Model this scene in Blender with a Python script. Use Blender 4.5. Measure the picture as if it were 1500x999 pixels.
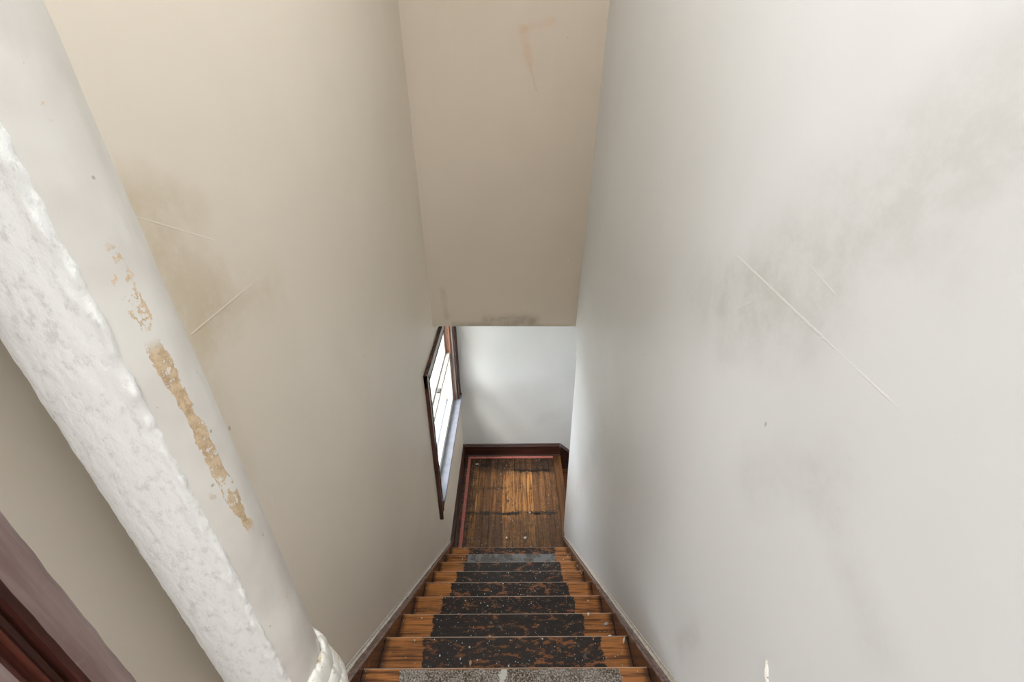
import bpy, bmesh, math, random
from mathutils import Vector, Matrix, noise as mn
random.seed(7)
S = bpy.context.scene
C = S.collection
for o in list(bpy.data.objects): bpy.data.objects.remove(o)

# ------------------------------------------------------------------ camera
F, PITCH, YAW, ROLL = 645.0, 0.4937, -0.0022, -0.0087
fw = Vector((math.sin(YAW)*math.cos(PITCH), math.cos(YAW)*math.cos(PITCH), -math.sin(PITCH)))
rt = Vector((math.cos(YAW), -math.sin(YAW), 0)); up = rt.cross(fw)
r2 = rt*math.cos(ROLL)+up*math.sin(ROLL); u2 = -rt*math.sin(ROLL)+up*math.cos(ROLL)
cd = bpy.data.cameras.new('camera'); cam = bpy.data.objects.new('camera', cd); C.objects.link(cam)
cam.matrix_world = Matrix(((r2.x,u2.x,-fw.x,0),(r2.y,u2.y,-fw.y,0),(r2.z,u2.z,-fw.z,0),(0,0,0,1)))
cd.sensor_width = 36; cd.lens = F*36/1500; cd.shift_x = 3.2/1500; cd.clip_start = 0.02
S.camera = cam

# ------------------------------------------------------------------ light
w = bpy.data.worlds.new('world'); S.world = w; w.use_nodes = True
bg = w.node_tree.nodes['Background']; bg.inputs[0].default_value = (0.93, 0.97, 1.0, 1); bg.inputs[1].default_value = 5.0
def area(name, loc, to, sx, sy, power, col):
    l = bpy.data.lights.new(name, 'AREA'); l.shape = 'RECTANGLE'; l.size = sx; l.size_y = sy
    l.energy = power; l.color = col
    o = bpy.data.objects.new(name, l); C.objects.link(o); o.location = loc
    o.rotation_euler = (Vector(to)-Vector(loc)).to_track_quat('-Z', 'Y').to_euler(); return o
area('daylight_room_window', (-2.3, -1.3, -0.5), (-0.5, -0.1, -0.75), 1.2, 1.4, 42, (0.93, 0.965, 1.0))
area('hall_fill', (0.1, -1.9, 0.0), (0.0, 0.6, -1.1), 0.8, 1.3, 24, (0.95, 0.975, 1.0))  # added fill behind the camera, no window is built there
area('ceiling_fill', (0.0, 0.62, 1.56), (0.0, 0.80, -1.0), 0.42, 0.42, 19, (0.95, 0.97, 1.0))  # added overhead fill without a fixture, evens out the stairwell walls
area('lower_stairs_fill', (2.15, 3.07, -2.5), (0.3, 3.1, -3.0), 0.6, 1.2, 9, (0.97, 0.98, 1.0))  # added fill in front of the end wall, lifts landing and back wall
sl = bpy.data.lights.new('sun', 'SUN'); sl.energy = 6.0; sl.angle = math.radians(25); sl.color = (1.0, 0.985, 0.96)
so = bpy.data.objects.new('sun', sl); C.objects.link(so)
so.rotation_euler = Vector((0.85, 1.0, -2.0)).to_track_quat('-Z', 'Y').to_euler()
S.view_settings.view_transform = 'Standard'; S.view_settings.look = 'None'
S.view_settings.exposure = 0.66; S.view_settings.gamma = 1.0; S.view_settings.use_curve_mapping = False

# ------------------------------------------------------------------ node helper
def srgb(r, g, b):
    f = lambda c: (c/255/12.92) if c/255 <= 0.04045 else ((c/255+0.055)/1.055)**2.4
    return (f(r), f(g), f(b), 1)
class G:
    """small expression builder over one material's nodes"""
    def __init__(s, name, rough=0.5, spec=0.4):
        s.m = bpy.data.materials.new(name); s.m.use_nodes = True
        s.t = s.m.node_tree; s.n = s.t.nodes; s.b = s.n['Principled BSDF']
        s.b.inputs['Roughness'].default_value = rough
        s.b.inputs['Specular IOR Level'].default_value = spec
    def link(s, v, sock):
        if isinstance(v, (int, float)): sock.default_value = v
        elif isinstance(v, tuple): sock.default_value = v
        else: s.t.links.new(v, sock)
    def mt(s, op, a, b=0.0, c=0.0):
        n = s.n.new('ShaderNodeMath'); n.operation = op
        for i, v in enumerate((a, b, c)): s.link(v, n.inputs[i])
        return n.outputs[0]
    def add(s, a, b): return s.mt('ADD', a, b)
    def sub(s, a, b): return s.mt('SUBTRACT', a, b)
    def mul(s, a, b): return s.mt('MULTIPLY', a, b)
    def pos(s):
        g = s.n.new('ShaderNodeNewGeometry'); x = s.n.new('ShaderNodeSeparateXYZ')
        s.t.links.new(g.outputs['Position'], x.inputs[0]); s.P = g.outputs['Position']
        return x.outputs[0], x.outputs[1], x.outputs[2]
    def vec(s, x, y, z):
        n = s.n.new('ShaderNodeCombineXYZ')
        for i, v in enumerate((x, y, z)): s.link(v, n.inputs[i])
        return n.outputs[0]
    def noise(s, v, scale, detail=4, rough=0.55, dist=0.0):
        n = s.n.new('ShaderNodeTexNoise'); s.link(v, n.inputs['Vector']); n.inputs['Scale'].default_value = scale
        n.inputs['Detail'].default_value = detail; n.inputs['Roughness'].default_value = rough
        n.inputs['Distortion'].default_value = dist
        return n.outputs[0]
    def voro(s, v, scale, rand=1.0):
        n = s.n.new('ShaderNodeTexVoronoi'); s.link(v, n.inputs['Vector']); n.inputs['Scale'].default_value = scale
        n.inputs['Randomness'].default_value = rand
        return n.outputs['Distance'], n.outputs['Color']
    def ss(s, v, lo, hi, a=0.0, b=1.0):
        n = s.n.new('ShaderNodeMapRange'); n.interpolation_type = 'SMOOTHSTEP'
        s.link(v, n.inputs[0])
        for i, q in enumerate((lo, hi, a, b)): s.link(q, n.inputs[i+1])
        return n.outputs[0]
    def mix(s, f, a, b):
        n = s.n.new('ShaderNodeMix'); n.data_type = 'RGBA'
        s.link(f, n.inputs[0]); s.link(a, n.inputs[6]); s.link(b, n.inputs[7]); return n.outputs[2]
    def rnd(s): return s.n.new('ShaderNodeObjectInfo').outputs['Random']
    def prop(s, name):
        n = s.n.new('ShaderNodeAttribute'); n.attribute_type = 'OBJECT'; n.attribute_name = name; return n.outputs['Fac']
    def seg(s, u, v, p, q):
        """distance from (u,v) to the segment p-q"""
        dx, dy = q[0]-p[0], q[1]-p[1]; L2 = dx*dx+dy*dy
        t = s.mt('DIVIDE', s.add(s.mul(s.sub(u, p[0]), dx), s.mul(s.sub(v, p[1]), dy)), L2)
        t = s.mt('MINIMUM', s.mt('MAXIMUM', t, 0.0), 1.0)
        a = s.sub(s.sub(u, p[0]), s.mul(t, dx)); b = s.sub(s.sub(v, p[1]), s.mul(t, dy))
        return s.mt('SQRT', s.add(s.mul(a, a), s.mul(b, b)))
    def bump(s, h, strength=0.3, dist=0.005):
        n = s.n.new('ShaderNodeBump'); n.inputs['Strength'].default_value = strength; n.inputs['Distance'].default_value = dist
        s.link(h, n.inputs['Height']); s.t.links.new(n.outputs[0], s.b.inputs['Normal'])
    def out(s, col=None, rough=None):
        if col is not None: s.link(col, s.b.inputs['Base Color'])
        if rough is not None: s.link(rough, s.b.inputs['Roughness'])
        return s.m

def plaster(name, col, axes, smudges=(), scratches=(), spots=0.0, rough=0.42):
    """painted plaster; smudges (p, q, radius, strength, colour) and scratches (p, q, width) in wall coordinates"""
    g = G(name, rough, 0.35); X = g.pos(); u, v = X[axes[0]], X[axes[1]]
    big = g.noise(g.P, 1.6, 3); mid = g.noise(g.P, 9, 5, 0.6); fine = g.noise(g.P, 240, 3)
    k = 0.94
    c = g.mix(g.ss(big, 0.3, 0.7), tuple([x*k for x in col[:3]]+[1]), col)
    h = g.add(g.mul(mid, 0.5), g.mul(fine, 0.06))
    streak = g.noise(g.P, 13, 9, 0.72)
    for (p, q, r, st, sc) in smudges:
        d = g.seg(u, v, p, q)
        d = g.add(d, g.mul(g.sub(mid, 0.5), r*0.9))
        m = g.mul(g.ss(d, 0.0, r, 1.0, 0.0), g.mul(g.ss(streak, 0.36, 0.62, 0.4, 1.0), st*.68))
        c = g.mix(m, c, sc)
    for (p, q, wd) in scratches:
        d = g.add(g.seg(u, v, p, q), g.mul(g.sub(fine, 0.5), wd*1.2))
        m = g.mul(g.ss(d, 0.0, wd, 1.0, 0.0), g.ss(streak, 0.40, 0.60, 0.15, 1.0))
        h = g.add(h, g.mul(m, 0.5)); c = g.mix(g.mul(m, 0.2), c, (1, 0.99, 0.96, 1))
    if spots:
        d, _ = g.voro(g.vec(g.mul(u, 1.0), g.mul(v, 0.6), 0.0), 7)
        m = g.ss(d, 0.010, 0.028, 1.0, 0.0)
        c = g.mix(g.mul(m, spots), c, srgb(90, 84, 76))
    g.bump(h, 0.22, 0.004)
    return g.out(c)

def wood(name, light, dark, axis=0, rough=0.35, scale=1.0, worn=0.0):
    """varnished wood with its grain along one axis"""
    g = G(name, rough, 0.45); X = g.pos(); r = g.mul(g.rnd(), 13.0)
    st = [26*scale]*3; st[axis] = 1.6*scale
    v = g.vec(*[g.add(g.mul(X[i], st[i]), r) for i in range(3)])
    a = g.noise(v, 1.0, 5, 0.6, 0.6); b = g.noise(v, 4.5, 3, 0.6)
    t = g.ss(g.add(g.mul(a, 0.7), g.mul(b, 0.3)), 0.32, 0.66)
    c = g.mix(t, dark, light)
    if worn:
        n = g.noise(g.P, 30, 6, 0.7)
        c = g.mix(g.mul(g.ss(n, 0.62, 0.72), worn), c, srgb(150, 140, 130))
    g.bump(b, 0.15, 0.002)
    return g.out(c)

M = {}
M['plaster_right'] = plaster('plaster_right', srgb(221, 222, 222), (1, 2),
    smudges=[((0.80, -0.36), (0.45, -0.03), 0.17, 0.50, srgb(168, 167, 158)),
             ((0.95, -0.40), (0.62, -0.30), 0.16, 0.35, srgb(172, 170, 162)),
             ((0.60, -0.62), (0.45, -0.45), 0.10, 0.22, srgb(160, 158, 152)),
             ((0.46, -0.50), (0.30, -0.60), 0.06, 0.25, srgb(168, 166, 160)),
             ((2.45, -2.9), (1.7, -1.4), 0.16, 0.30, srgb(176, 166, 150)),
             ((0.62, -1.15), (0.66, -1.30), 0.05, 0.35, srgb(160, 158, 152))],
    scratches=[((0.847, -0.269), (0.56, -0.30), 0.004), ((0.56, -0.30), (0.398, -0.316), 0.0025),
               ((0.66, -0.21), (0.57, -0.235), 0.003), ((0.80, -0.36), (0.76, -0.33), 0.004),
               ((0.50, -0.86), (0.53, -0.80), 0.003)], spots=0.45)
M['plaster_left'] = plaster('plaster_left', srgb(221, 211, 195), (1, 2),
    smudges=[((0.60, -0.17), (0.66, -0.29), 0.13, 0.70, srgb(176, 156, 116)),
             ((0.74, -0.32), (0.86, -0.33), 0.10, 0.40, srgb(178, 160, 126)),
             ((0.60, -0.10), (0.72, -0.14), 0.06, 0.40, srgb(180, 162, 128)),
             ((0.62, -0.33), (0.60, -0.62), 0.06, 0.35, srgb(184, 166, 132)),
             ((1.1, -0.6), (1.25, -0.9), 0.10, 0.15, srgb(172, 160, 138))],
    scratches=[((0.613, -0.314), (0.86, -0.30), 0.003), ((0.60, -0.13), (0.74, -0.20), 0.002),
               ((0.655, -0.715), (0.652, -0.745), 0.004)], spots=0.5)
M['plaster_header'] = plaster('plaster_header', srgb(194, 181, 163), (0, 2),  # base tone darkened to put the header's shade into its colour
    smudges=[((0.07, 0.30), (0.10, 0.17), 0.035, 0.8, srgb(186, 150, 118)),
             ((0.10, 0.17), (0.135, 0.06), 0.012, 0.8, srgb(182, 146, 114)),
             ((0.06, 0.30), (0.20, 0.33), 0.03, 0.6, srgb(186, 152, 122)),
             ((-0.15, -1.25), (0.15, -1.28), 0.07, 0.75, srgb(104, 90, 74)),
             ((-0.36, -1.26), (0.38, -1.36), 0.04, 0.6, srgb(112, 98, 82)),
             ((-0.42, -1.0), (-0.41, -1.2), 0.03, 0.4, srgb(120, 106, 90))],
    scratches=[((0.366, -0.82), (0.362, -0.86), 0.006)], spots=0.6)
M['plaster_back'] = plaster('plaster_back', srgb(216, 217, 215), (0, 2),
    smudges=[((0.3, -2.8), (0.5, -2.7), 0.12, 0.2, srgb(160, 158, 152))],
    scratches=[((0.02, -2.83), (0.05, -2.83), 0.004), ((0.25, -2.76), (0.45, -2.75), 0.002)], spots=0.3)
M['plaster_room'] = plaster('plaster_room', srgb(214, 206, 192), (1, 2))
M['ceiling'] = plaster('ceiling', srgb(222, 218, 210), (0, 1))
M['trim_dark'] = wood('trim_dark', srgb(74, 40, 28), srgb(28, 14, 11), 0, 0.32)
M['trim_dark_y'] = wood('trim_dark_y', srgb(72, 38, 26), srgb(28, 14, 11), 1, 0.32)
M['skirt'] = wood('skirt', srgb(116, 76, 52), srgb(56, 34, 25), 1, 0.24, worn=0.35)
M['casing'] = wood('casing', srgb(152, 134, 130), srgb(112, 90, 86), 2, 0.36, worn=0.3)
M['casing_groove'] = wood('casing_groove', srgb(96, 48, 36), srgb(40, 20, 18), 2, 0.4)
M['casing_window'] = wood('casing_window', srgb(84, 50, 38), srgb(32, 18, 15), 2, 0.16)
M['jamb_orange'] = wood('jamb_orange', srgb(186, 128, 94), srgb(118, 98, 90), 2, 0.35)
M['jamb_grey'] = wood('jamb_grey', srgb(150, 132, 126), srgb(104, 88, 84), 2, 0.35)
M['landing_nosing'] = wood('landing_nosing', srgb(128, 84, 46), srgb(60, 38, 24), 1, 0.35, worn=0.2)

M['cap'] = wood('cap', srgb(132, 104, 92), srgb(78, 56, 48), 1, 0.22, worn=0.5)
def simple(name, col, rough=0.5, var=0.06, scale=20, bump=0.2, spec=0.4):
    g = G(name, rough, spec); g.pos(); n = g.noise(g.P, scale, 5, 0.6)
    lo = tuple([x*(1-var*2) for x in col[:3]]+[1])
    g.bump(n, bump, 0.004); return g.out(g.mix(g.ss(n, 0.3, 0.7), lo, col))
M['white_paint'] = simple('white_paint', srgb(232, 231, 226), 0.4)
M['sill_paint'] = simple('sill_paint', srgb(134, 138, 150), 0.35, 0.12, 14)
M['caulk'] = simple('caulk', srgb(222, 214, 202), 0.55, 0.16, 60, 0.5)
M['tack'] = simple('tack', srgb(206, 124, 114), 0.6, 0.22, 90)
M['flake'] = simple('flake', srgb(232, 228, 218), 0.6)
M['grey_flake'] = simple('grey_flake', srgb(176, 178, 176), 0.6)
M['tan'] = simple('tan', srgb(196, 160, 116), 0.6)
M['outside'] = simple('outside', srgb(150, 150, 142), 0.9, 0.1, 1)
M['metal'] = simple('metal', srgb(92, 88, 84), 0.3)
M['dark'] = simple('dark', srgb(30, 24, 20), 0.8)
g = G('glass'); g.n.remove(g.b)
tr = g.n.new('ShaderNodeBsdfTransparent'); gl = g.n.new('ShaderNodeBsdfGlossy'); gl.inputs['Roughness'].default_value = 0.02
mx = g.n.new('ShaderNodeMixShader'); mx.inputs[0].default_value = 0.06
g.t.links.new(tr.outputs[0], mx.inputs[1]); g.t.links.new(gl.outputs[0], mx.inputs[2])
g.t.links.new(mx.outputs[0], g.n['Material Output'].inputs[0]); M['glass'] = g.m

# stair tread: orange pine at both ends, black glue residue between res_l and res_r
g = G('tread_wood', 0.34, 0.5); x, y, z = g.pos(); sd = g.mul(g.prop('res_seed'), 1.0)
P2 = g.vec(x, g.add(y, sd), z)
gr = g.noise(g.vec(g.mul(x, 2.2), g.mul(g.add(y, sd), 78), g.mul(z, 20)), 1.0, 4, 0.55, 0.9)
gf = g.noise(g.vec(g.mul(x, 9), g.mul(g.add(y, sd), 190), z), 1.0, 3, 0.6)
gg = g.add(g.mul(gr, 0.58), g.mul(gf, 0.42))
c = g.mix(g.ss(gg, 0.40, 0.56), srgb(96, 56, 28), srgb(188, 122, 62))
c = g.mix(g.mul(g.ss(g.noise(P2, 7, 4), 0.48, 0.66), 0.3), c, srgb(96, 58, 34))
P3 = g.vec(g.mul(x, .45), g.add(y, sd), z); e1 = g.noise(P3, 30, 5, 0.7, .6); e2 = g.noise(P3, 74, 6, 0.75, .4); e3 = g.noise(P2, 11, 3, 0.5)
wob = g.add(g.mul(g.sub(e1, 0.5), 0.05), g.mul(g.sub(e3, 0.5), 0.05))
inL = g.ss(g.add(g.sub(x, g.prop('res_l')), wob), -0.002, 0.003); inR = g.ss(g.add(g.sub(g.prop('res_r'), x), wob), -0.002, 0.003)
cov = g.ss(g.add(g.mul(e2, 0.45), g.mul(e1, 0.55)), g.prop('res_t'), g.add(g.prop('res_t'), 0.035))
m = g.mul(g.mul(inL, inR), cov)
rc = g.mix(g.ss(e2, 0.40, 0.64), srgb(10, 9, 9), srgb(44, 31, 25))
rc = g.mix(g.mul(g.ss(g.noise(P2, 34, 5, 0.7, 0.5), 0.60, 0.68), 0.55), rc, srgb(134, 126, 112))
under = g.mix(g.mul(g.mul(inL, inR), g.ss(e2, 0.42, 0.62, 0.75, 0.25)), c, srgb(112, 62, 34))
c = g.mix(m, under, rc)
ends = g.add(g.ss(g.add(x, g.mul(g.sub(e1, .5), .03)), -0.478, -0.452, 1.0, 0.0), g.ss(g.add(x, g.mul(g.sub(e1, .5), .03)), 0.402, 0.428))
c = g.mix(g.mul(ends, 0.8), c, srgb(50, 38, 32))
d, _ = g.voro(P2, 70); c = g.mix(g.mul(g.ss(d, 0.10, 0.16, 1, 0), g.ss(e1, 0.5, 0.58)), c, srgb(206, 198, 184))
edge = g.ss(g.add(g.sub(g.prop('nose_y'), y), g.mul(g.sub(e2, .5), .004)), 0.004, 0.0075, 1.0, 0.0)
c = g.mix(g.mul(edge, 0.85), c, srgb(206, 182, 160))
g.bump(g.add(g.mul(m, 0.4), g.mul(e2, 0.35)), 0.45, 0.003)
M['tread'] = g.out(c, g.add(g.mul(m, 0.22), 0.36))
M['riser'] = wood('riser', srgb(120, 70, 40), srgb(60, 34, 22), 0, 0.4)

g = G('pad', 0.7, 0.3); g.pos(); a = g.noise(g.P, 10, 4); b = g.noise(g.P, 190, 2, 0.6); e = g.noise(g.P, 34, 5, .7)
c = g.mix(g.ss(a, 0.40, 0.60), srgb(98, 84, 70), srgb(140, 132, 124))
c = g.mix(g.ss(b, 0.50, 0.60, 0.0, 0.7), c, srgb(190, 184, 174)); c = g.mix(g.ss(b, 0.36, 0.46, 0.7, 0.0), c, srgb(44, 38, 34))
c = g.mix(g.mul(g.ss(e, .58, .66), .6), c, srgb(60, 48, 38)); sm = g.noise(g.P, 60, 5, .7); u_, v_, _w = g.pos(); dd = g.add(g.seg(u_, v_, (-.036, .70), (-.030, .735)), g.mul(g.sub(sm, .5), .03)); c = g.mix(g.ss(dd, .006, .013, .85, 0), c, srgb(216, 214, 208)); g.bump(b, 0.6, 0.002); M['pad'] = g.out(c)
g = G('pad_grey', 0.45, 0.5); g.pos(); a = g.noise(g.P, 14, 4); b = g.noise(g.P, 150, 2, 0.6)
c = g.mix(g.ss(a, 0.42, 0.58), srgb(70, 66, 60), srgb(116, 116, 118))
c = g.mix(g.ss(b, 0.52, 0.64, 0.0, 0.5), c, srgb(156, 154, 152)); g.bump(b, 0.5, 0.002); M['pad_grey'] = g.out(c)

# landing boards
g = G('floor_board', 0.36, 0.5); x, y, z = g.pos(); r = g.rnd(); r13 = g.mul(r, 17.0)
gr = g.noise(g.vec(g.add(g.mul(x, 55), r13), g.mul(y, 2.6), r13), 1.0, 4, 0.55, 1.0)
gf = g.noise(g.vec(g.mul(x, 260), g.mul(y, 12), r13), 1.0, 3, 0.6)
t = g.add(g.mul(gr, 0.7), g.mul(gf, 0.3))
c = g.mix(g.ss(t, 0.38, 0.62), srgb(112, 70, 38), srgb(214, 152, 86))
c = g.mix(g.ss(r, 0.25, 1.0, 0.0, 0.75), c, srgb(104, 70, 46))
n1 = g.noise(g.P, 9, 5, 0.65); n2 = g.noise(g.P, 42, 6, 0.72); n3 = g.noise(g.P, 3.5, 3)
wx = g.add(x, g.mul(g.sub(n1, .5), .22)); wy = g.add(y, g.mul(g.sub(n1, .5), .22))
grime = g.mt('MAXIMUM', g.ss(wx, -0.42, -0.28, 1.0, 0.0), g.ss(wy, 3.18, 3.36))
grime = g.mt('MAXIMUM', grime, g.mul(g.ss(wy, 2.70, 2.80, 1.0, 0.0), 0.62))
grime = g.mt('MAXIMUM', grime, g.mul(g.ss(wx, 0.38, 0.46), 0.7))
c = g.mix(g.mul(grime, g.ss(n2, 0.30, 0.60, 0.55, 1.0)), c, srgb(50, 38, 31))
c = g.mix(g.ss(n2, 0.56, 0.64, 0.0, 0.75), c, srgb(44, 31, 24))
c = g.mix(g.ss(g.noise(g.P, 17, 7, .78, .5), 0.60, 0.66, 0.0, 0.8), c, srgb(24, 18, 16))
wl = g.add(g.add(y, g.mul(g.sub(n2, .5), .10)), g.mul(g.sub(n1, .5), .05))
for yy, x0, x1, s_ in ((2.765, -0.46, 0.45, 1.0), (3.29, -0.1, 0.45, 0.95), (3.06, -0.35, 0.0, 0.55), (3.36, -0.38, -0.2, .9)):
    l = g.mul(g.mul(g.ss(g.mt('ABSOLUTE', g.sub(wl, yy)), 0.008, 0.026, 1, 0), g.mul(g.ss(x, x0, x0+.08), g.ss(x, x1-.08, x1, 1, 0))), g.ss(n1, .38, .5, .25, 1.0))
    c = g.mix(g.mul(l, s_), c, srgb(20, 15, 13))
c = g.mix(g.mul(g.ss(g.noise(g.P, 24, 6, .75), .60, .68), .5), c, srgb(170, 160, 158))
g.bump(g.add(g.mul(n2, .5), g.mul(gf, .4)), 0.4, 0.003); M['board'] = g.out(c)

# painted pipe: smooth old paint with tan bare patches, thick brushed plaster wrap
g = G('pipe_smooth', 0.38, 0.45); x, y, z = g.pos(); n = g.noise(g.P, 22, 6, .7); k = g.noise(g.P, 90, 5, .7)
c = g.mix(g.ss(g.noise(g.P, 6, 3), .35, .65), srgb(202, 197, 190), srgb(218, 215, 208))
n4 = g.noise(g.vec(g.mul(x, 1), g.mul(y, 1), g.mul(z, .45)), 34, 5, .65)
# long strip of bare tan substrate between z=-.28 and z=-.67, 24-40 deg round
at = g.mt('ARCTAN2', g.sub(x, g.add(-.4215, g.mul(z, -.013))), g.sub(g.add(.402, g.mul(z, -.0104)), y))
at = g.add(at, g.mul(g.add(z, .35), .55))
for a0, z0, z1, wd, thr in ((1.37, -.20, -.505, .17, .42), (1.42, -.10, -.20, .22, .50), (1.44, .09, -.01, .24, .55), (1.05, -.40, -.425, .10, .45), (1.30, -.56, -.75, .4, .60), (1.25, -.02, -.15, .2, .62)):
    inz = g.mul(g.ss(g.add(z, g.mul(g.sub(k, .5), .05)), z1, z1+.02), g.ss(z, z0-.02, z0, 1, 0))
    ina = g.ss(g.add(g.mt('ABSOLUTE', g.sub(at, a0)), g.mul(g.sub(n4, .5), .55)), wd*.60, wd*.66, 1, 0)
    m = g.mul(g.mul(inz, ina), g.ss(g.add(g.mul(n4, .6), g.mul(k, .4)), thr, thr+.02))
    c = g.mix(m, c, g.mix(g.ss(k, .35, .65), srgb(170, 144, 112), srgb(206, 184, 152)))
d, _ = g.voro(g.P, 26); c = g.mix(g.mul(g.ss(d, .04, .07, 1, 0), .7), c, srgb(150, 136, 120))
g.bump(g.add(g.mul(n, .4), g.mul(k, .2)), .3, .003); M['pipe_smooth'] = g.out(c)
g = G('pipe_rough', 0.5, 0.4); x, y, z = g.pos()
k = g.noise(g.vec(g.mul(x, 1), g.mul(y, 1), g.mul(z, .6)), 110, 6, .7); n = g.noise(g.P, 14, 4)
c = g.mix(g.ss(k, .30, .50), srgb(214, 214, 210), srgb(236, 236, 233))
d, _ = g.voro(g.P, 20); c = g.mix(g.mul(g.ss(d, .03, .05, 1, 0), .8), c, srgb(110, 104, 96))
g.bump(k, .5, .005); M['pipe_rough'] = g.out(c)
g = G('collar', 0.45, 0.4); g.pos(); n = g.noise(g.P, 30, 5, .7)
c = g.mix(g.ss(n, .56, .66), srgb(230, 228, 220), srgb(186, 168, 132)); g.bump(n, .5, .004); M['collar'] = g.out(c)

# ------------------------------------------------------------------ mesh helpers
def link(name, bm, mat, parent=None, smooth=False):
    bmesh.ops.recalc_face_normals(bm, faces=bm.faces)
    me = bpy.data.meshes.new(name); bm.to_mesh(me); bm.free()
    for m_ in (mat if isinstance(mat, list) else [mat]): me.materials.append(m_)
    if smooth:
        for p in me.polygons: p.use_smooth = True
    o = bpy.data.objects.new(name, me); C.objects.link(o)
    if parent: o.parent = parent
    return o
def struct(name, bm, mat, smooth=False):
    o = link(name, bm, mat, None, smooth); o['kind'] = 'structure'; return o
def tag(o, label, cat, group=None, kind=None):
    o['label'] = label; o['category'] = cat
    if group: o['group'] = group
    if kind: o['kind'] = kind
    return o
def hexa(bm, pts):
    v = [bm.verts.new(p) for p in pts]
    for f in ((0,3,2,1),(4,5,6,7),(0,1,5,4),(1,2,6,5),(2,3,7,6),(3,0,4,7)): bm.faces.new([v[i] for i in f])
    return v
def box(bm, x0, x1, y0, y1, z0, z1):
    return hexa(bm, [(x0,y0,z0),(x1,y0,z0),(x1,y1,z0),(x0,y1,z0),(x0,y0,z1),(x1,y0,z1),(x1,y1,z1),(x0,y1,z1)])
def bevel(bm, w_, seg=2):
    bmesh.ops.bevel(bm, geom=list(bm.edges), offset=w_, segments=seg, affect='EDGES', profile=0.5)
def bbox(*a, b=0.002, seg=2):
    bm = bmesh.new(); box(bm, *a); bevel(bm, b, seg); return bm
def extrude(bm, prof, fn, t0, t1, n=1):
    """sweep closed 2-D profile; fn(p, t) -> 3-D point"""
    rows = []
    for i in range(n+1):
        t = t0+(t1-t0)*i/n; rows.append([bm.verts.new(fn(p, t)) for p in prof])
    for a, b in zip(rows, rows[1:]):
        for j in range(len(prof)):
            k = (j+1) % len(prof); bm.faces.new((a[j], a[k], b[k], b[j]))
    bm.faces.new(rows[0]); bm.faces.new(rows[-1][::-1])

# ------------------------------------------------------------------ key measures (camera at the origin, metres)
XL, XR = -0.5, 0.45
Y0, Z0, RUN, RISE = 0.7484, -1.5875, 0.1916, 0.1849
LAND, BACK = -3.2521, 3.519
TOP = Z0+RISE; YT = Y0-RUN
CORN = 2.62
CEIL = 1.6
nose = lambda y: Z0-(y-Y0)*RISE/RUN

# ------------------------------------------------------------------ setting
WY0, WY1, WZ0, WZ1 = 2.20, 3.37, -2.44, -1.45         # window opening
DY0, DY1, DZ = -0.75, 0.165, 0.62                     # doorway beside the camera
bm = bmesh.new()
for a in ((DY1, WY0, -5, CEIL), (WY0, WY1, -5, WZ0), (WY0, WY1, WZ1, CEIL), (WY1, BACK+.1, -5, CEIL),
          (-2.0, DY0, -1.6, CEIL), (DY0, DY1, DZ, CEIL), (DY0, DY1, -5, TOP-.03), (-2.0, DY0, -5, -1.6)):
    box(bm, XL-.13, XL, *a)
wall_left = struct('wall_left', bm, M['plaster_left'])
bm = bmesh.new(); box(bm, XR, XR+.12, -2.0, CORN, -5, -1.362)
bmesh.ops.bevel(bm, geom=[e for e in bm.edges if all(abs(v.co.y-CORN) < 1e-4 for v in e.verts) and abs(e.verts[0].co.z-e.verts[1].co.z) > 1], offset=.006, segments=3, affect='EDGES')
box(bm, XR, XR+.12, -2.0, CORN, -1.362, CEIL); box(bm, XR, XR+.12, CORN, 2.9, -1.362, CEIL)
wall_right = struct('wall_right', bm, M['plaster_right'])
bm = bmesh.new(); box(bm, XR+.12, 2.3, CORN-.12, CORN-.001, -5, -1.2); struct('wall_partition', bm, M['plaster_right'])
bm = bmesh.new(); box(bm, XL-.13, 2.3, BACK, BACK+.12, -5, -1.0); wall_back = struct('wall_back', bm, M['plaster_back'])
bm = bmesh.new(); box(bm, 2.2, 2.3, CORN, BACK, -5, -1.2); struct('wall_end', bm, M['plaster_back'])
# header: slightly out of square old plaster face above the landing
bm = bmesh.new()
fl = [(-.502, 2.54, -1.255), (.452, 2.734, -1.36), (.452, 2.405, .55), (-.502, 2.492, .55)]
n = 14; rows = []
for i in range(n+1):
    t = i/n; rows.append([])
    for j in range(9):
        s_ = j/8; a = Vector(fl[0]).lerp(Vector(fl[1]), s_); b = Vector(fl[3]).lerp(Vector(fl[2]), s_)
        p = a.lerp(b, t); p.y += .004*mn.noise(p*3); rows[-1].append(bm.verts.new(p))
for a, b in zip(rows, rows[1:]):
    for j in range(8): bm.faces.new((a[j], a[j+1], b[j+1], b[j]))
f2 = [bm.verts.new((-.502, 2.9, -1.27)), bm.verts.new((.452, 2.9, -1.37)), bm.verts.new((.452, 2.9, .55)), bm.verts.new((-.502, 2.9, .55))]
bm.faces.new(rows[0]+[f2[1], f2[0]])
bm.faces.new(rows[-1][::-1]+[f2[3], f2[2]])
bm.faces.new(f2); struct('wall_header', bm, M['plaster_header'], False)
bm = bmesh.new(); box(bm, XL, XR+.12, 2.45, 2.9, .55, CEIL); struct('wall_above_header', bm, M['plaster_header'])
bm = bmesh.new(); box(bm, XL-.13, XR+.12, -2.0, 2.9, CEIL, CEIL+.1); struct('ceiling', bm, M['ceiling'])
bm = bmesh.new(); box(bm, XL, 2.3, 2.9, BACK, -1.27, -1.17); box(bm, XR+.12, 2.3, CORN, 2.9, -1.27, -1.17)
struct('ceiling_landing', bm, M['ceiling'])
bm = bmesh.new(); box(bm, XL-.13, XR+.12, -2.12, -2.0, -1.6, CEIL); struct('wall_rear', bm, M['plaster_room'])
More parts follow.
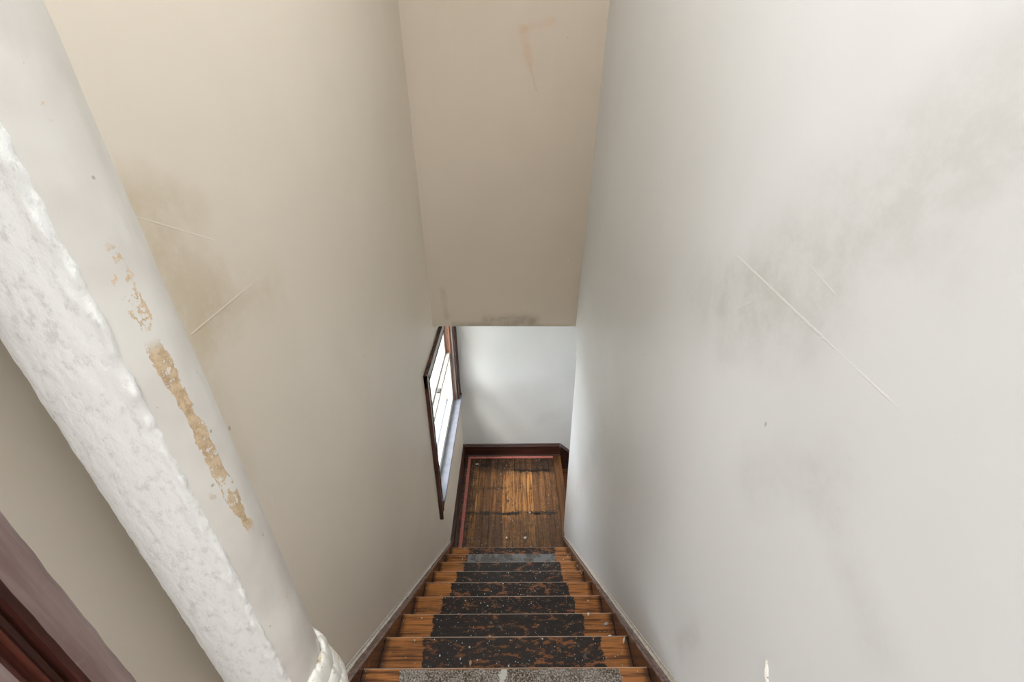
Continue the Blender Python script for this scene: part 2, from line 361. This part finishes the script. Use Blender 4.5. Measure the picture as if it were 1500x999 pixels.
# side room beyond the doorway, its window is where the daylight comes from
bm = bmesh.new()
for a in ((-2.5, -2.4, -2.4, .6, -1.6, CEIL), (-2.5, XL-.13, -2.5, -2.4, -1.6, CEIL), (-2.5, XL-.13, .6, .7, -1.6, CEIL)): box(bm, *a)
struct('wall_side_room', bm, M['plaster_room'])
bm = bmesh.new(); box(bm, -2.5, XL-.13, -2.5, .7, CEIL, CEIL+.1); struct('ceiling_side_room', bm, M['ceiling'])
bm = bmesh.new(); box(bm, -2.5, XL-.13, -2.5, .7, TOP-.12, TOP); struct('floor_side_room', bm, M['riser'])

# upper floor and landing floor, board by board
bm = bmesh.new(); box(bm, XL, XR, -2.0, YT-.03, TOP-.1, TOP-.02); upper = struct('floor_upper', bm, M['dark'])
x = XL+.001
while x < XR-.01:
    x2 = min(x+.068, XR); link('floor_board', bbox(x, x2-.001, -1.99, YT, TOP-.022, TOP, b=.0012, seg=1), M['board'], upper); x = x2
bm = bmesh.new(); box(bm, XL, .50, Y0+7*RUN+.02, BACK, LAND-.14, LAND-.016); floor = struct('floor', bm, M['dark'])
x = XL+.0; i = 0
EDGE = .511
while x < .425:
    wd = .0585; x2 = min(x+wd, .432)
    cuts = {3: 3.05, 6: 2.9, 9: 3.2, 12: 2.75}.get(i); segs = [(2.24, BACK)] if not cuts else [(2.24, cuts), (cuts+.0012, BACK)]
    for a, b in segs:
        dz = random.uniform(-.0008, .0008)
        link('floor_board', bbox(x+.0007, x2-.0007, a, b, LAND-.018, LAND+dz, b=.0012, seg=1), M['board'], floor)
    x = x2; i += 1
bm = bmesh.new(); box(bm, .433, EDGE, CORN+.002, BACK, LAND-.026, LAND+.0005); bevel(bm, .004, 3); o = link('nosing_board', bm, M['landing_nosing'], floor)
bm = bmesh.new(); box(bm, .433, .449, 2.24, CORN+.001, LAND-.018, LAND); link('floor_board', bm, M['board'], floor)

# carpet tack strips along the landing edges
def strip(a, b, wd, seedv):
    """thin wooden strip from a to b with worn uneven edges"""
    bm = bmesh.new(); n = 60; d = Vector(b)-Vector(a); L = d.length; d.normalize(); nn = Vector((-d.y, d.x, 0)); rows = []
    for i in range(n+1):
        p = Vector(a)+d*L*i/n; k = mn.noise(Vector((i*.35, seedv, 0)))*.0015
        q = [p-nn*(wd/2+k), p+nn*(wd/2+k)]
        rows.append([bm.verts.new((v.x, v.y, LAND+h)) for v, h in ((q[0], .0005), (q[0], .006), (q[1], .006), (q[1], .0005))])
    for u, v in zip(rows, rows[1:]):
        for j in range(4): bm.faces.new((u[j], u[(j+1) % 4], v[(j+1) % 4], v[j]))
    bm.faces.new(rows[0]); bm.faces.new(rows[-1][::-1])
    return bm
for a, b, lab in (((-.434, 2.30), (-.436, 3.455), 'faded red carpet strip nailed beside the left baseboard'),
                  ((-.45, 3.473), (.43, 3.473), 'faded pink carpet strip nailed along the back baseboard')):
    o = link('tack_strip', strip((*a, 0), (*b, 0), .026, a[0]), M['tack'], floor); o['label'] = lab
    bm = bmesh.new(); L = (Vector(b)-Vector(a)).length
    for i in range(int(L/.045)):
        p = Vector(a).lerp(Vector(b), (i+.5)*.045/L); hexa(bm, [(p.x-.0015, p.y-.0015, LAND+.0055), (p.x+.0015, p.y-.0015, LAND+.0055), (p.x+.0015, p.y+.0015, LAND+.0055), (p.x-.0015, p.y+.0015, LAND+.0055)] +
            [(p.x-.001, p.y-.001, LAND+.0075), (p.x+.001, p.y-.001, LAND+.0075), (p.x+.001, p.y+.001, LAND+.0075), (p.x-.001, p.y+.001, LAND+.0075)])
    q = link('nail', bm, M['metal'], o); q['kind'] = 'stuff'
o = link('tack_strip', strip((.405, 2.30, 0), (.41, 2.40, 0), .024, 5.), M['tack'], floor); o['label'] = 'broken pink carpet strip stub at the right corner of the landing'

# baseboards round the landing
BP = [(0, 0), (.018, 0), (.018, .118), (.022, .122), (.022, .128), (.014, .138), (.012, .146), (.006, .151), (0, .151)]
SHOE = [(0, 0), (.014, 0), (.013, .008), (.008, .014), (0, .016)]
bm = bmesh.new(); extrude(bm, BP, lambda p, t: (XL+p[0], t, LAND+p[1]), 2.335, BACK); bl = struct('baseboard_left', bm, M['trim_dark_y'])
bm = bmesh.new(); extrude(bm, SHOE, lambda p, t: (XL+.018+p[0], t, LAND+p[1]), 2.335, BACK-.018); link('shoe_moulding', bm, M['trim_dark_y'], bl)
bm = bmesh.new(); extrude(bm, BP, lambda p, t: (t, BACK-p[0], LAND+p[1]), XL+.018, .503); bb = struct('baseboard_back', bm, M['trim_dark'])
bm = bmesh.new(); extrude(bm, SHOE, lambda p, t: (t, BACK-.018-p[0], LAND+p[1]), XL+.03, .503); link('shoe_moulding', bm, M['trim_dark'], bb)
bm = bmesh.new(); box(bm, .499, .506, BACK-.0235, BACK, LAND+.11, LAND+.1535); o = link('mitre_block', bm, M['sill_paint'], bb); o['label'] = 'pale worn mitre at the right end of the back baseboard'
# skirt going down with the lower flight
bm = bmesh.new()
BD = [(0, -.42), (.018, -.42), (.018, .118), (.022, .122), (.022, .128), (.014, .138), (.006, .151), (0, .151)]
extrude(bm, BD, lambda p, t: (t, BACK-p[0], LAND+p[1]-(t-.506)*.93), .506, 1.9); struct('trim_1', bm, M['trim_dark'])

# stair skirts with a white caulk bead along the wall
def skirt(name, xw, sgn, y1):
    top = .04
    bm = bmesh.new(); ya = .42
    pr = [(0, -.30), (.020, -.30), (.020, top-.017), (0, top-.017)]
    extrude(bm, pr, lambda p, t: (xw+sgn*p[0], t, nose(t)+p[1]), ya, y1, 24)
    s_ = struct(name, bm, M['skirt'])
    bm = bmesh.new(); cp = [(0, top-.0165), (.021, top-.0165), (.0275, top-.012), (.0285, top-.007), (.027, top-.003), (.023, top), (.014, top-.0015), (.009, top+.001), (0, top+.001)]
    extrude(bm, cp, lambda p, t: (xw+sgn*p[0], t, nose(t)+p[1]), ya, y1, 24); link('cap_moulding', bm, M['cap'], s_)
    bm = bmesh.new(); n = 260; rows = []
    for i in range(n+1):
        t = ya+(y1-ya)*i/n; k = mn.noise(Vector((t*14, xw*9, 0)))*.0028+mn.noise(Vector((t*60, xw*9, 3)))*.0012
        wv = .0070+k; rows.append([bm.verts.new((xw+sgn*a, t, nose(t)+top+b)) for a, b in ((-.0005, -.002), (wv, -.001), (wv*.9, .003), (wv*.5, .006+k), (-.0005, .010+k))])
    for u, v in zip(rows, rows[1:]):
        for j in range(5): bm.faces.new((u[j], u[(j+1) % 5], v[(j+1) % 5], v[j]))
    bm.faces.new(rows[0]); bm.faces.new(rows[-1][::-1])
    o = link('caulk_bead', bm, M['caulk'], s_); o['label'] = 'ragged off-white paint and caulk line where skirt meets wall'
    bm = bmesh.new(); n = 200; rows = []
    for i in range(n+1):
        t = ya+(y1-ya)*i/n; k = mn.noise(Vector((t*9, xw, 8)))*.003
        rows.append([bm.verts.new((xw+sgn*a, t, nose(t)+top+b)) for a, b in ((-.0005, .014+k), (.0022, .0155+k), (.002, .022+k), (-.0005, .0235+k))])
    for u, v in zip(rows, rows[1:]):
        for j in range(4): bm.faces.new((u[j], u[(j+1) % 4], v[(j+1) % 4], v[j]))
    bm.faces.new(rows[0]); bm.faces.new(rows[-1][::-1])
    link('caulk_bead', bm, M['caulk'], s_)
    return s_
skirt('trim_2', XL, 1, 2.36)
skirt('trim_3', XR, -1, CORN-.004)

# ------------------------------------------------------------------ staircase
st = bpy.data.objects.new('staircase', None); C.objects.link(st); st.location = (0, Y0+8*RUN, LAND)
tag(st, 'steep flight of worn orange wooden stairs with black glue residue, going down to landing', 'staircase')
inv = Matrix.Translation(-st.location)
def child(o, parent):
    o.parent = parent; o.matrix_parent_inverse = parent.matrix_world.inverted() if parent.type != 'EMPTY' else inv
SX0, SX1 = XL+.0205, XR-.0205
#        res_l  res_r  threshold
TR = [(-.36, .335, .60), (-.335, .335, .445), (-.345, .305, .425), (-.345, .30, .44), (-.335, .30, .44), (-.335, .305, .41), (-.33, .32, .42), (-.33, .31, .5), (-.34, .335, .46)]
def tread(i):
    y1 = Y0+i*RUN; z1 = Z0-i*RISE; y0 = y1-RUN-.03
    bm = bmesh.new()
    pr = [(y0, z1-.028), (y1-.008, z1-.028), (y1-.002, z1-.024), (y1, z1-.014), (y1-.001, z1-.005), (y1-.0035, z1-.0015), (y1-.008, z1), (y0, z1)]
    extrude(bm, pr, lambda p, t: (t, p[0], p[1]+.0012*mn.noise(Vector((t*6, i*3.1, 0)))), SX0+.001, SX1-.001, 12)
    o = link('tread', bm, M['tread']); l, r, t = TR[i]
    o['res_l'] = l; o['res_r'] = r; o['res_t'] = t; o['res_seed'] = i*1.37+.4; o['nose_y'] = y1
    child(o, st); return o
treads = [tread(i) for i in range(9)]
for i in range(10):
    y1 = Y0+(i-1)*RUN-.025; z1 = Z0-(i-1)*RISE-.028
    bm = bbox(SX0+.001, SX1-.001, y1-.018, y1, z1-RISE+.0285, z1-.0002, b=.001, seg=1); child(link('riser', bm, M['riser']), st)
def pad(i, l, r, y_in, mat, lab, sd):
    y1 = Y0+i*RUN; z = Z0-i*RISE+.0014; bm = bmesh.new(); n = 50
    top = []; 
    for j in range(n+1):
        x = l+(r-l)*j/n; k = mn.noise(Vector((x*22, sd, 0)))*.004+mn.noise(Vector((x*70, sd, 2)))*.002
        top.append((x, y1-y_in+k))
    sk = [mn.noise(Vector((q*.9, sd, 5)))*.002 for q in range(9)]
    right = [(r+sk[q], y1-y_in-(RUN-y_in-.028)*q/8) for q in range(1, 9)]; leftp = [(l+sk[q], y1-y_in-(RUN-y_in-.028)*q/8) for q in range(8, 0, -1)]
    loop = top+right+leftp; a = [bm.verts.new((x, y, z-.0018)) for x, y in loop]; b = [bm.verts.new((x, y, z+.0012)) for x, y in loop]
    bm.faces.new(b); bm.faces.new(a[::-1])
    for j in range(len(loop)): k = (j+1) % len(loop); bm.faces.new((a[j], a[k], b[k], b[j]))
    o = link('carpet_pad', bm, mat); o['label'] = lab
    o.parent = treads[i]; o.matrix_parent_inverse = treads[i].matrix_parent_inverse.inverted() @ Matrix() if False else Matrix()
    o.matrix_parent_inverse = inv.inverted() if False else Matrix()
    return o
PADS = [(0, -.358, .338, .009, M['pad'], 'speckled grey-brown carpet pad remnant stuck on the topmost visible tread', 1.),
        (7, -.325, .315, .008, M['pad_grey'], 'smooth grey carpet pad remnant stuck on the second lowest tread', 4.)]
bpy.context.view_layer.update()
for p in PADS:
    o = pad(*p); o.matrix_parent_inverse = treads[p[0]].matrix_world.inverted()

# lower flight turning right from the landing
ls = bpy.data.objects.new('staircase', None); C.objects.link(ls); ls.location = (EDGE, 3.07, LAND)
tag(ls, 'dark lower flight of stairs dropping to the right beyond the landing edge', 'staircase')
inv2 = Matrix.Translation(-ls.location)
for i in range(6):
    x0 = EDGE-.03+i*.195; z = LAND-(i+1)*.186
    o = link('tread', bbox(x0, x0+.225, CORN+.002, BACK-.019, z-.028, z, b=.003), M['riser']); o.parent = ls; o.matrix_parent_inverse = inv2
    o = link('riser', bbox(x0-.0, x0+.016, CORN+.002, BACK-.019, z+.0003, z+.157, b=.001, seg=1), M['riser']); o.parent = ls; o.matrix_parent_inverse = inv2

# ------------------------------------------------------------------ window in the left wall of the landing
bm = bmesh.new()   # dark wood casing with a raised outer band
CW = .085; XI = XL+.020
def casing_piece(bm, y0, y1, z0, z1, band):
    box(bm, XL, XL+.016, y0, y1, z0, z1)
win = bpy.data.objects.new('window_1', None); C.objects.link(win); win.location = (XL, (WY0+WY1)/2, WZ0); win['kind'] = 'structure'
bm.free()
winv = Matrix.Translation(-win.location)
def wpart(name, bm, mat, label=None, smooth=False):
    o = link(name, bm, mat, None, smooth); o.parent = win; o.matrix_parent_inverse = winv
    if label: o['label'] = label
    return o
ZC = -1.362
OPN = [(0, 0), (.023, 0), (.023, .014), (.017, .018), (.014, .026), (.014, .076), (.018, .082), (.012, .088), (0, .088)]
bm = bmesh.new(); extrude(bm, OPN, lambda p, t: (XL+p[0], 2.113+p[1], t), -2.545, ZC); wpart('casing', bm, M['casing_window'], 'near dark wood side casing')
bm = bmesh.new(); extrude(bm, OPN, lambda p, t: (XL+p[0], 3.462-p[1], t), -2.43, ZC); wpart('casing', bm, M['casing_window'], 'far dark wood side casing')
bm = bmesh.new(); extrude(bm, OPN, lambda p, t: (XL+p[0]+.001, t, ZC+.001-p[1]), 2.113, 3.462); wpart('head_casing', bm, M['casing_window'])
wpart('stool', bbox(XL-.115, XL+.034, 2.175, 3.475, -2.455, -2.43, b=.005, seg=3), M['sill_paint'], 'bluish grey painted window stool')
wpart('apron', bbox(XL, XL+.016, 2.18, 3.46, -2.53, -2.4555, b=.003), M['casing_window'])
for (a, b, m_) in ((-.532, -.500, 'jamb_grey'), (-.575, -.5335, 'jamb_orange')):
    wpart('jamb', bbox(a, b, 3.366, 3.38, WZ0, WZ1, b=.002), M[m_], 'far window jamb strip, '+('greyed' if m_ == 'jamb_grey' else 'bare orange wood'))
wpart('stop_bead', bbox(-.536, -.524, 3.352, 3.368, WZ0+.01, WZ1, b=.004, seg=3), M['jamb_orange'])
wpart('stop_bead', bbox(-.512, -.501, 3.356, 3.368, WZ0+.01, WZ1, b=.004, seg=3), M['jamb_grey'])
wpart('jamb', bbox(-.60, -.50, 2.19, 2.203, WZ0, WZ1, b=.001, seg=1), M['jamb_grey'])
wpart('jamb', bbox(-.60, -.50, 2.19, 3.38, WZ1-.003, WZ1+.012, b=.001, seg=1), M['jamb_grey'], 'head jamb')
ZM = -1.94
def sash(xc, z0, z1, lab):
    bm = bmesh.new(); t = .016
    for a in ((WY0+.004, WY0+.05, z0, z1), (WY1-.05, WY1-.006, z0, z1), (WY0+.05, WY1-.05, z0, z0+.06), (WY0+.05, WY1-.05, z1-.04, z1)): box(bm, xc-t, xc+t, *a)
    s_ = wpart('sash', bm, M['white_paint'], lab)
    bm = bmesh.new(); box(bm, xc-.002, xc+.002, WY0+.045, WY1-.045, z0+.055, z1-.035); p = link('pane', bm, M['glass']); bpy.context.view_layer.update()
    p.parent = s_; p.matrix_parent_inverse = s_.matrix_world.inverted()
    return s_
sash(-.553, WZ0+.012, ZM+.02, 'white lower sash'); sash(-.588, ZM-.02, WZ1-.003, 'white upper sash')
wpart('sash_lock', bbox(-.56, -.535, 2.74, 2.79, ZM+.0205, ZM+.036, b=.004), M['metal'], 'small dark metal sash lock')
# unseen overhang added above the window to block steep sky; ground below
bm = bmesh.new(); box(bm, -.88, XL-.131, .8, 5.5, -1.12, -1.02); struct('eave_blocker', bm, M['white_paint'])
bm = bmesh.new(); box(bm, -30, XL-.2, -20, 30, -5.3, -5.2); struct('ground', bm, M['outside'])
wpart('outer_frame', bbox(-.632, -.604, 3.352, 3.372, WZ0, WZ1, b=.001, seg=1), M['white_paint'], 'white outer frame')
wpart('outer_frame', bbox(-.632, -.604, WY0, 3.35, WZ0-.002, WZ0+.03, b=.001, seg=1), M['white_paint'], 'white outer sill')

# ------------------------------------------------------------------ door casing beside the camera (left wall)
door = bpy.data.objects.new('door_1', None); C.objects.link(door); door.location = (XL, DY1, TOP); door['kind'] = 'structure'
dinv = Matrix.Translation(-door.location)
DP = [(0, 0), (.030, 0), (.032, -.004), (.030, -.030), (.024, -.034), (.012, -.036), (.010, -.040), (.014, -.044), (.020, -.047), (.014, -.051), (.011, -.054),
      (.018, -.058), (.020, -.062), (.020, -.100), (.024, -.104), (.024, -.112), (.016, -.118), (0, -.118)]
def ragged(p, t): return p
bm = bmesh.new(); extrude(bm, DP, lambda p, t: (XL+p[0], .283+p[1]+.0012*mn.noise(Vector((t*30, p[1]*50, 0)))*(p[1] > -.035), t), TOP, DZ+.118, 160)
o = link('casing', bm, M['casing']); o.parent = door; o.matrix_parent_inverse = dinv; o['label'] = 'grooved purplish brown door casing at left edge'
o.data.materials.append(M['casing_groove'])
for p in o.data.polygons:
    if .221 < p.center.y < .2525: p.material_index = 1
bm = bmesh.new(); extrude(bm, DP, lambda p, t: (XL+p[0], DY0-.118-p[1], t), TOP, DZ+.118); o = link('casing', bm, M['casing']); o.parent = door; o.matrix_parent_inverse = dinv
bm = bmesh.new(); extrude(bm, DP, lambda p, t: (XL+p[0], t, DZ+.118+p[1]), DY0-.118, .283); o = link('head_casing', bm, M['casing']); o.parent = door; o.matrix_parent_inverse = dinv
for a in ((XL-.13, XL, DY1-.018, DY1, TOP, DZ), (XL-.13, XL, DY0, DY0+.018, TOP, DZ), (XL-.13, XL, DY0+.018, DY1-.018, DZ-.018, DZ)):
    o = link('jamb', bbox(*a, b=.001, seg=1), M['casing']); o.parent = door; o.matrix_parent_inverse = dinv
# ragged paint edge along the casing
bm = bmesh.new(); rows = []; n = 420
for i in range(n+1):
    t = TOP+(DZ-TOP)*i/n; k = mn.noise(Vector((t*45, 0, 0)))*.0018+mn.noise(Vector((t*160, 0, 4)))*.0014
    rows.append([bm.verts.new(p) for p in ((XL-.0005, .2815, t), (XL+.007+k*2, .2835, t), (XL+.004, .288+k, t), (XL-.0005, .291+k, t))])
for u, v in zip(rows, rows[1:]):
    for j in range(4): bm.faces.new((u[j], u[(j+1) % 4], v[(j+1) % 4], v[j]))
o = link('caulk_bead', bm, M['caulk']); o.parent = door; o.matrix_parent_inverse = dinv

# ------------------------------------------------------------------ pipe
pipe = bpy.data.objects.new('pipe', None); C.objects.link(pipe); pipe.location = (-.403, .418, TOP)
tag(pipe, 'thick white painted vertical pipe with rough wrap and bare tan patches, at left wall', 'pipe')
pinv = Matrix.Translation(-pipe.location)
def axis(z):   # axis leans slightly
    return Vector((-.4215-.013*z, .402-.0104*z*1.0, 0)), .0655-.004*z
def wrap_edge(z):  # angle (from -y towards +x) where the rough wrap ends
    return .88+.05*mn.noise(Vector((z*5, 1, 0)))+.035*mn.noise(Vector((z*26, 2, 0)))+.035*mn.noise(Vector((z*80, 3, 0)))-.0*z
NT, NZ = 176, 620
bmS = bmesh.new(); bmR = bmesh.new()
ZA, ZB = TOP+.002, CEIL
def ring(bm, a0f, a1f, radf, nt, nz, z0, z1):
    rows = []
    for i in range(nz+1):
        z = z0+(z1-z0)*i/nz; c_, r_ = axis(z); a0, a1 = a0f(z), a1f(z); row = []
        for j in range(nt+1):
            a = a0+(a1-a0)*j/nt; r = radf(a, z, r_, j/nt)
            row.append(bm.verts.new((c_.x+r*math.sin(a), c_.y-r*math.cos(a), z)))
        rows.append(row)
    for u, v in zip(rows, rows[1:]):
        for j in range(nt): bm.faces.new((u[j], u[j+1], v[j+1], v[j]))
def r_smooth(a, z, r, s): return r-.0015+.0009*mn.noise(Vector((a*3, z*9, 0)))+.0004*mn.noise(Vector((a*14, z*50, 0)))
def r_rough(a, z, r, s):
    lip = max(0, 1-abs(1-s-.03)/.05); e = min(1, (1-s)/.012)
    n_ = .0010*mn.noise(Vector((a*8, z*30, 3)))+.0008*mn.noise(Vector((a*22, z*90, 6)))
    b_ = lip*(.0060*max(0, .2+mn.noise(Vector((a*9, z*38, 1))))+.0014)
    return r-.0022+e*(.0022+n_+b_)
bm = bmesh.new(); ring(bm, lambda z: wrap_edge(z)-.06, lambda z: 3.6, r_smooth, 60, 420, ZA, ZB)
o = link('pipe_body', bm, M['pipe_smooth'], None, True); o.parent = pipe; o.matrix_parent_inverse = pinv; o['label'] = 'smooth white side with bare tan patches'
bm = bmesh.new(); ring(bm, lambda z: -2.72, wrap_edge, r_rough, 110, 560, ZA, ZB)
o = link('pipe_wrap', bm, M['pipe_rough'], None, True); o.parent = pipe; o.matrix_parent_inverse = pinv; o['label'] = 'rough thickly painted wrap with lumpy raised edge'
# collar: lumpy twisted white bands
bm = bmesh.new()
def band(zc, rad, thick, h, tilt, ph, a0, a1, fade=.5):
    rows = []; n = 90; m_ = 14
    for i in range(n+1):
        a = a0+(a1-a0)*i/n; e = min(1, (a-a0)/fade, (a1-a)/fade); e = max(.04, e)**.5
        zz = zc+tilt*math.sin(a+ph)+.003*mn.noise(Vector((a*3, zc*9, 0))); c_, r0 = axis(zz)
        row = []
        for j in range(m_):
            b = 2*math.pi*j/m_; lump = 1+.22*mn.noise(Vector((a*5, math.cos(b), math.sin(b)+zc*7)))+.10*mn.noise(Vector((a*19, math.cos(b)*2, math.sin(b)*2)))
            rr = rad+thick*e*lump*math.cos(b); z = zz+h*e*lump*math.sin(b)
            row.append(bm.verts.new((c_.x+rr*math.sin(a), c_.y-rr*math.cos(a), z)))
        rows.append(row)
    for u, v in zip(rows, rows[1:]):
        for j in range(m_): bm.faces.new((u[j], u[(j+1) % m_], v[(j+1) % m_], v[j]))
    bm.faces.new(rows[0]); bm.faces.new(rows[-1][::-1])
band(-.905, .070, .010, .045, .010, 1.0, .75, 3.3)
band(-.945, .073, .013, .050, .018, 2.0, .35, 3.2)
band(-.965, .078, .013, .040, .022, 2.6, .7, 3.0)
band(-1.01, .074, .015, .06, .006, 0.3, -1.0, 3.4)
o = link('pipe_collar', bm, M['collar'], None, True); o.parent = pipe; o.matrix_parent_inverse = pinv; o['label'] = 'lumpy twisted white collar at the pipe foot'

# ------------------------------------------------------------------ small things
def flake_bm(L, W_, T, sd, n=9):
    bm = bmesh.new(); lo, hi = [], []
    for j in range(n):
        a = 2*math.pi*j/n; k = 1+.35*mn.noise(Vector((math.cos(a)*2, math.sin(a)*2, sd)))
        lo.append(bm.verts.new((L/2*k*math.cos(a), W_/2*k*math.sin(a), 0))); hi.append(bm.verts.new((L/2*k*.85*math.cos(a), W_/2*k*.85*math.sin(a), T*(1+.4*mn.noise(Vector((a, sd, 2)))))))
    bm.faces.new(lo[::-1]); c_ = bm.verts.new((0, 0, T*1.25))
    for j in range(n): k = (j+1) % n; bm.faces.new((lo[j], lo[k], hi[k], hi[j])); bm.faces.new((hi[j], hi[k], c_))
    return bm
def unproj(px, py, Z):
    d = fw+r2*((px-746.8)/F)-u2*((py-499.5)/F); return d*(Z/d.z)
def zt(i): return Z0-i*RISE
FL = [(914, 938, 1, .026, .007, .004, 1.2, 'flake', 'long white plaster flake on right end of the second nearest tread'),
      (888, 914.5, 2, .022, .014, .006, .3, 'grey_flake', 'grey plaster lump on bare wood at right end of the third tread'),
      (893, 932, 1, .016, .007, .004, .1, 'flake', 'small white flake on the lip of second tread, near its right end'),
      (689, 971, 1, .010, .020, .003, 0., 'tan', 'short tan wood splinter on the second tread, left of centre'),
      (862, 900, 2, .010, .016, .004, .0, 'flake', 'white chip on the third tread just right of the black residue'),
      (846, 829, 6, .010, .022, .005, .2, 'flake', 'white upright flake at right end of a low tread')]
for px, py, i, L, W_, T, rz, m_, lab in FL:
    z = zt(i)+(.0026 if i == 0 else .0008); p = unproj(px, py, z)
    o = link('wood_splinter' if m_ == 'tan' else 'plaster_flake', flake_bm(L, W_, T, px), M[m_]); o.location = p; o.rotation_euler = (0, 0, rz); tag(o, lab, 'debris', 'loose debris on the stairs')
for px, py, L, W_, lab in ((769, 788, .026, .022, 'larger white plaster chip near the front right of the landing'),
                           (776, 751, .018, .016, 'white plaster chip right of centre on the landing boards'),
                           (699, 680, .034, .014, 'white plaster chip in the far left corner of the landing'),
                           (742, 814-26, .016, .020, 'white plaster chip in the middle of the landing front')):
    o = link('plaster_flake', flake_bm(L, W_, .005, px), M['flake']); o.location = unproj(px, py, LAND+.001); tag(o, lab, 'debris', 'loose debris on the landing')
def crumbs(n, fn, name, lab, mat):
    bm = bmesh.new()
    for i in range(n):
        x, y, z = fn(); s_ = random.choice((.0010, .0013, .0018, .0018, .0026, .0036)); a = random.uniform(0, 6.28)
        pts = []
        for j in range(4):
            b = a+j*math.pi/2+random.uniform(-.4, .4); r = s_*random.uniform(.7, 1.5); pts.append((x+r*math.cos(b), y+r*math.sin(b)))
        hexa(bm, [(p[0], p[1], z) for p in pts]+[(x+(p[0]-x)*.7, y+(p[1]-y)*.7, z+s_*.8) for p in pts])
    o = link(name, bm, mat); tag(o, lab, 'debris', None, 'stuff')
def onstair():
    i = random.randrange(9); x = max(SX0+.01, min(SX1-.01, random.gauss(0, .24))); return x, Y0+i*RUN-random.uniform(.01, .16), zt(i)+(.0022 if i in (0, 7) and -.35 < x < .31 else .0003)
crumbs(430, onstair, 'plaster_crumbs', 'scattered white plaster crumbs all over the wooden stair treads', M['flake'])
crumbs(260, lambda: (random.uniform(-.40, .42), random.uniform(2.31, 3.45), LAND+.0006), 'plaster_crumbs', 'scattered white plaster crumbs over the landing boards', M['flake'])
# gouge in the right wall plaster
bm = bmesh.new(); rows = []; n = 16
for i in range(n+1):
    t = i/n; y = .418-.028*t; z = -.872-.05*t; wd = .004+.010*t
    k = mn.noise(Vector((t*7, 0, 0)))*.003
    rows.append([bm.verts.new(p) for p in ((XR+.002, y-wd*.6+k, z), (XR-.0015, y-wd*.2+k, z+.002), (XR-.004*math.sin(3.1*min(1, t+.1)), y+wd*.3+k, z+.001), (XR+.002, y+wd*.8+k, z))])
for u, v in zip(rows, rows[1:]):
    for j in range(4): bm.faces.new((u[j], u[(j+1) % 4], v[(j+1) % 4], v[j]))
bm.faces.new(rows[0]); bm.faces.new(rows[-1][::-1])
o = link('plaster_chip', bm, M['flake'], wall_right); o['label'] = 'raised white plaster chip'
bm = bmesh.new()
for i in range(6):
    t = i/6; y = .416-.022*t; z = -.875-.04*t
    box(bm, XR-.001, XR+.001, y-.0015-.004*t, y-.004*t, z-.006, z)
link('plaster_crack', bm, M['dark'], wall_right)
bm = bmesh.new(); rows = []; n = 60   # thin dark crack down the outside corner of the right wall
for i in range(n+1):
    z = -1.52-1.25*i/n; k = .0016*mn.noise(Vector((z*9, 0, 0))); wd = .0035*min(1, i/14, (n-i)/20)+.0004
    rows.append([bm.verts.new(p) for p in ((XR-.0006, 2.608+k, z), (XR-.0006, 2.608+k+wd, z), (XR+.001, 2.608+k+wd, z), (XR+.001, 2.608+k, z))])
for u, v in zip(rows, rows[1:]):
    for j in range(4): bm.faces.new((u[j], u[(j+1) % 4], v[(j+1) % 4], v[j]))
bm.faces.new(rows[0]); bm.faces.new(rows[-1][::-1])
link('plaster_crack', bm, M['dark'], wall_right)
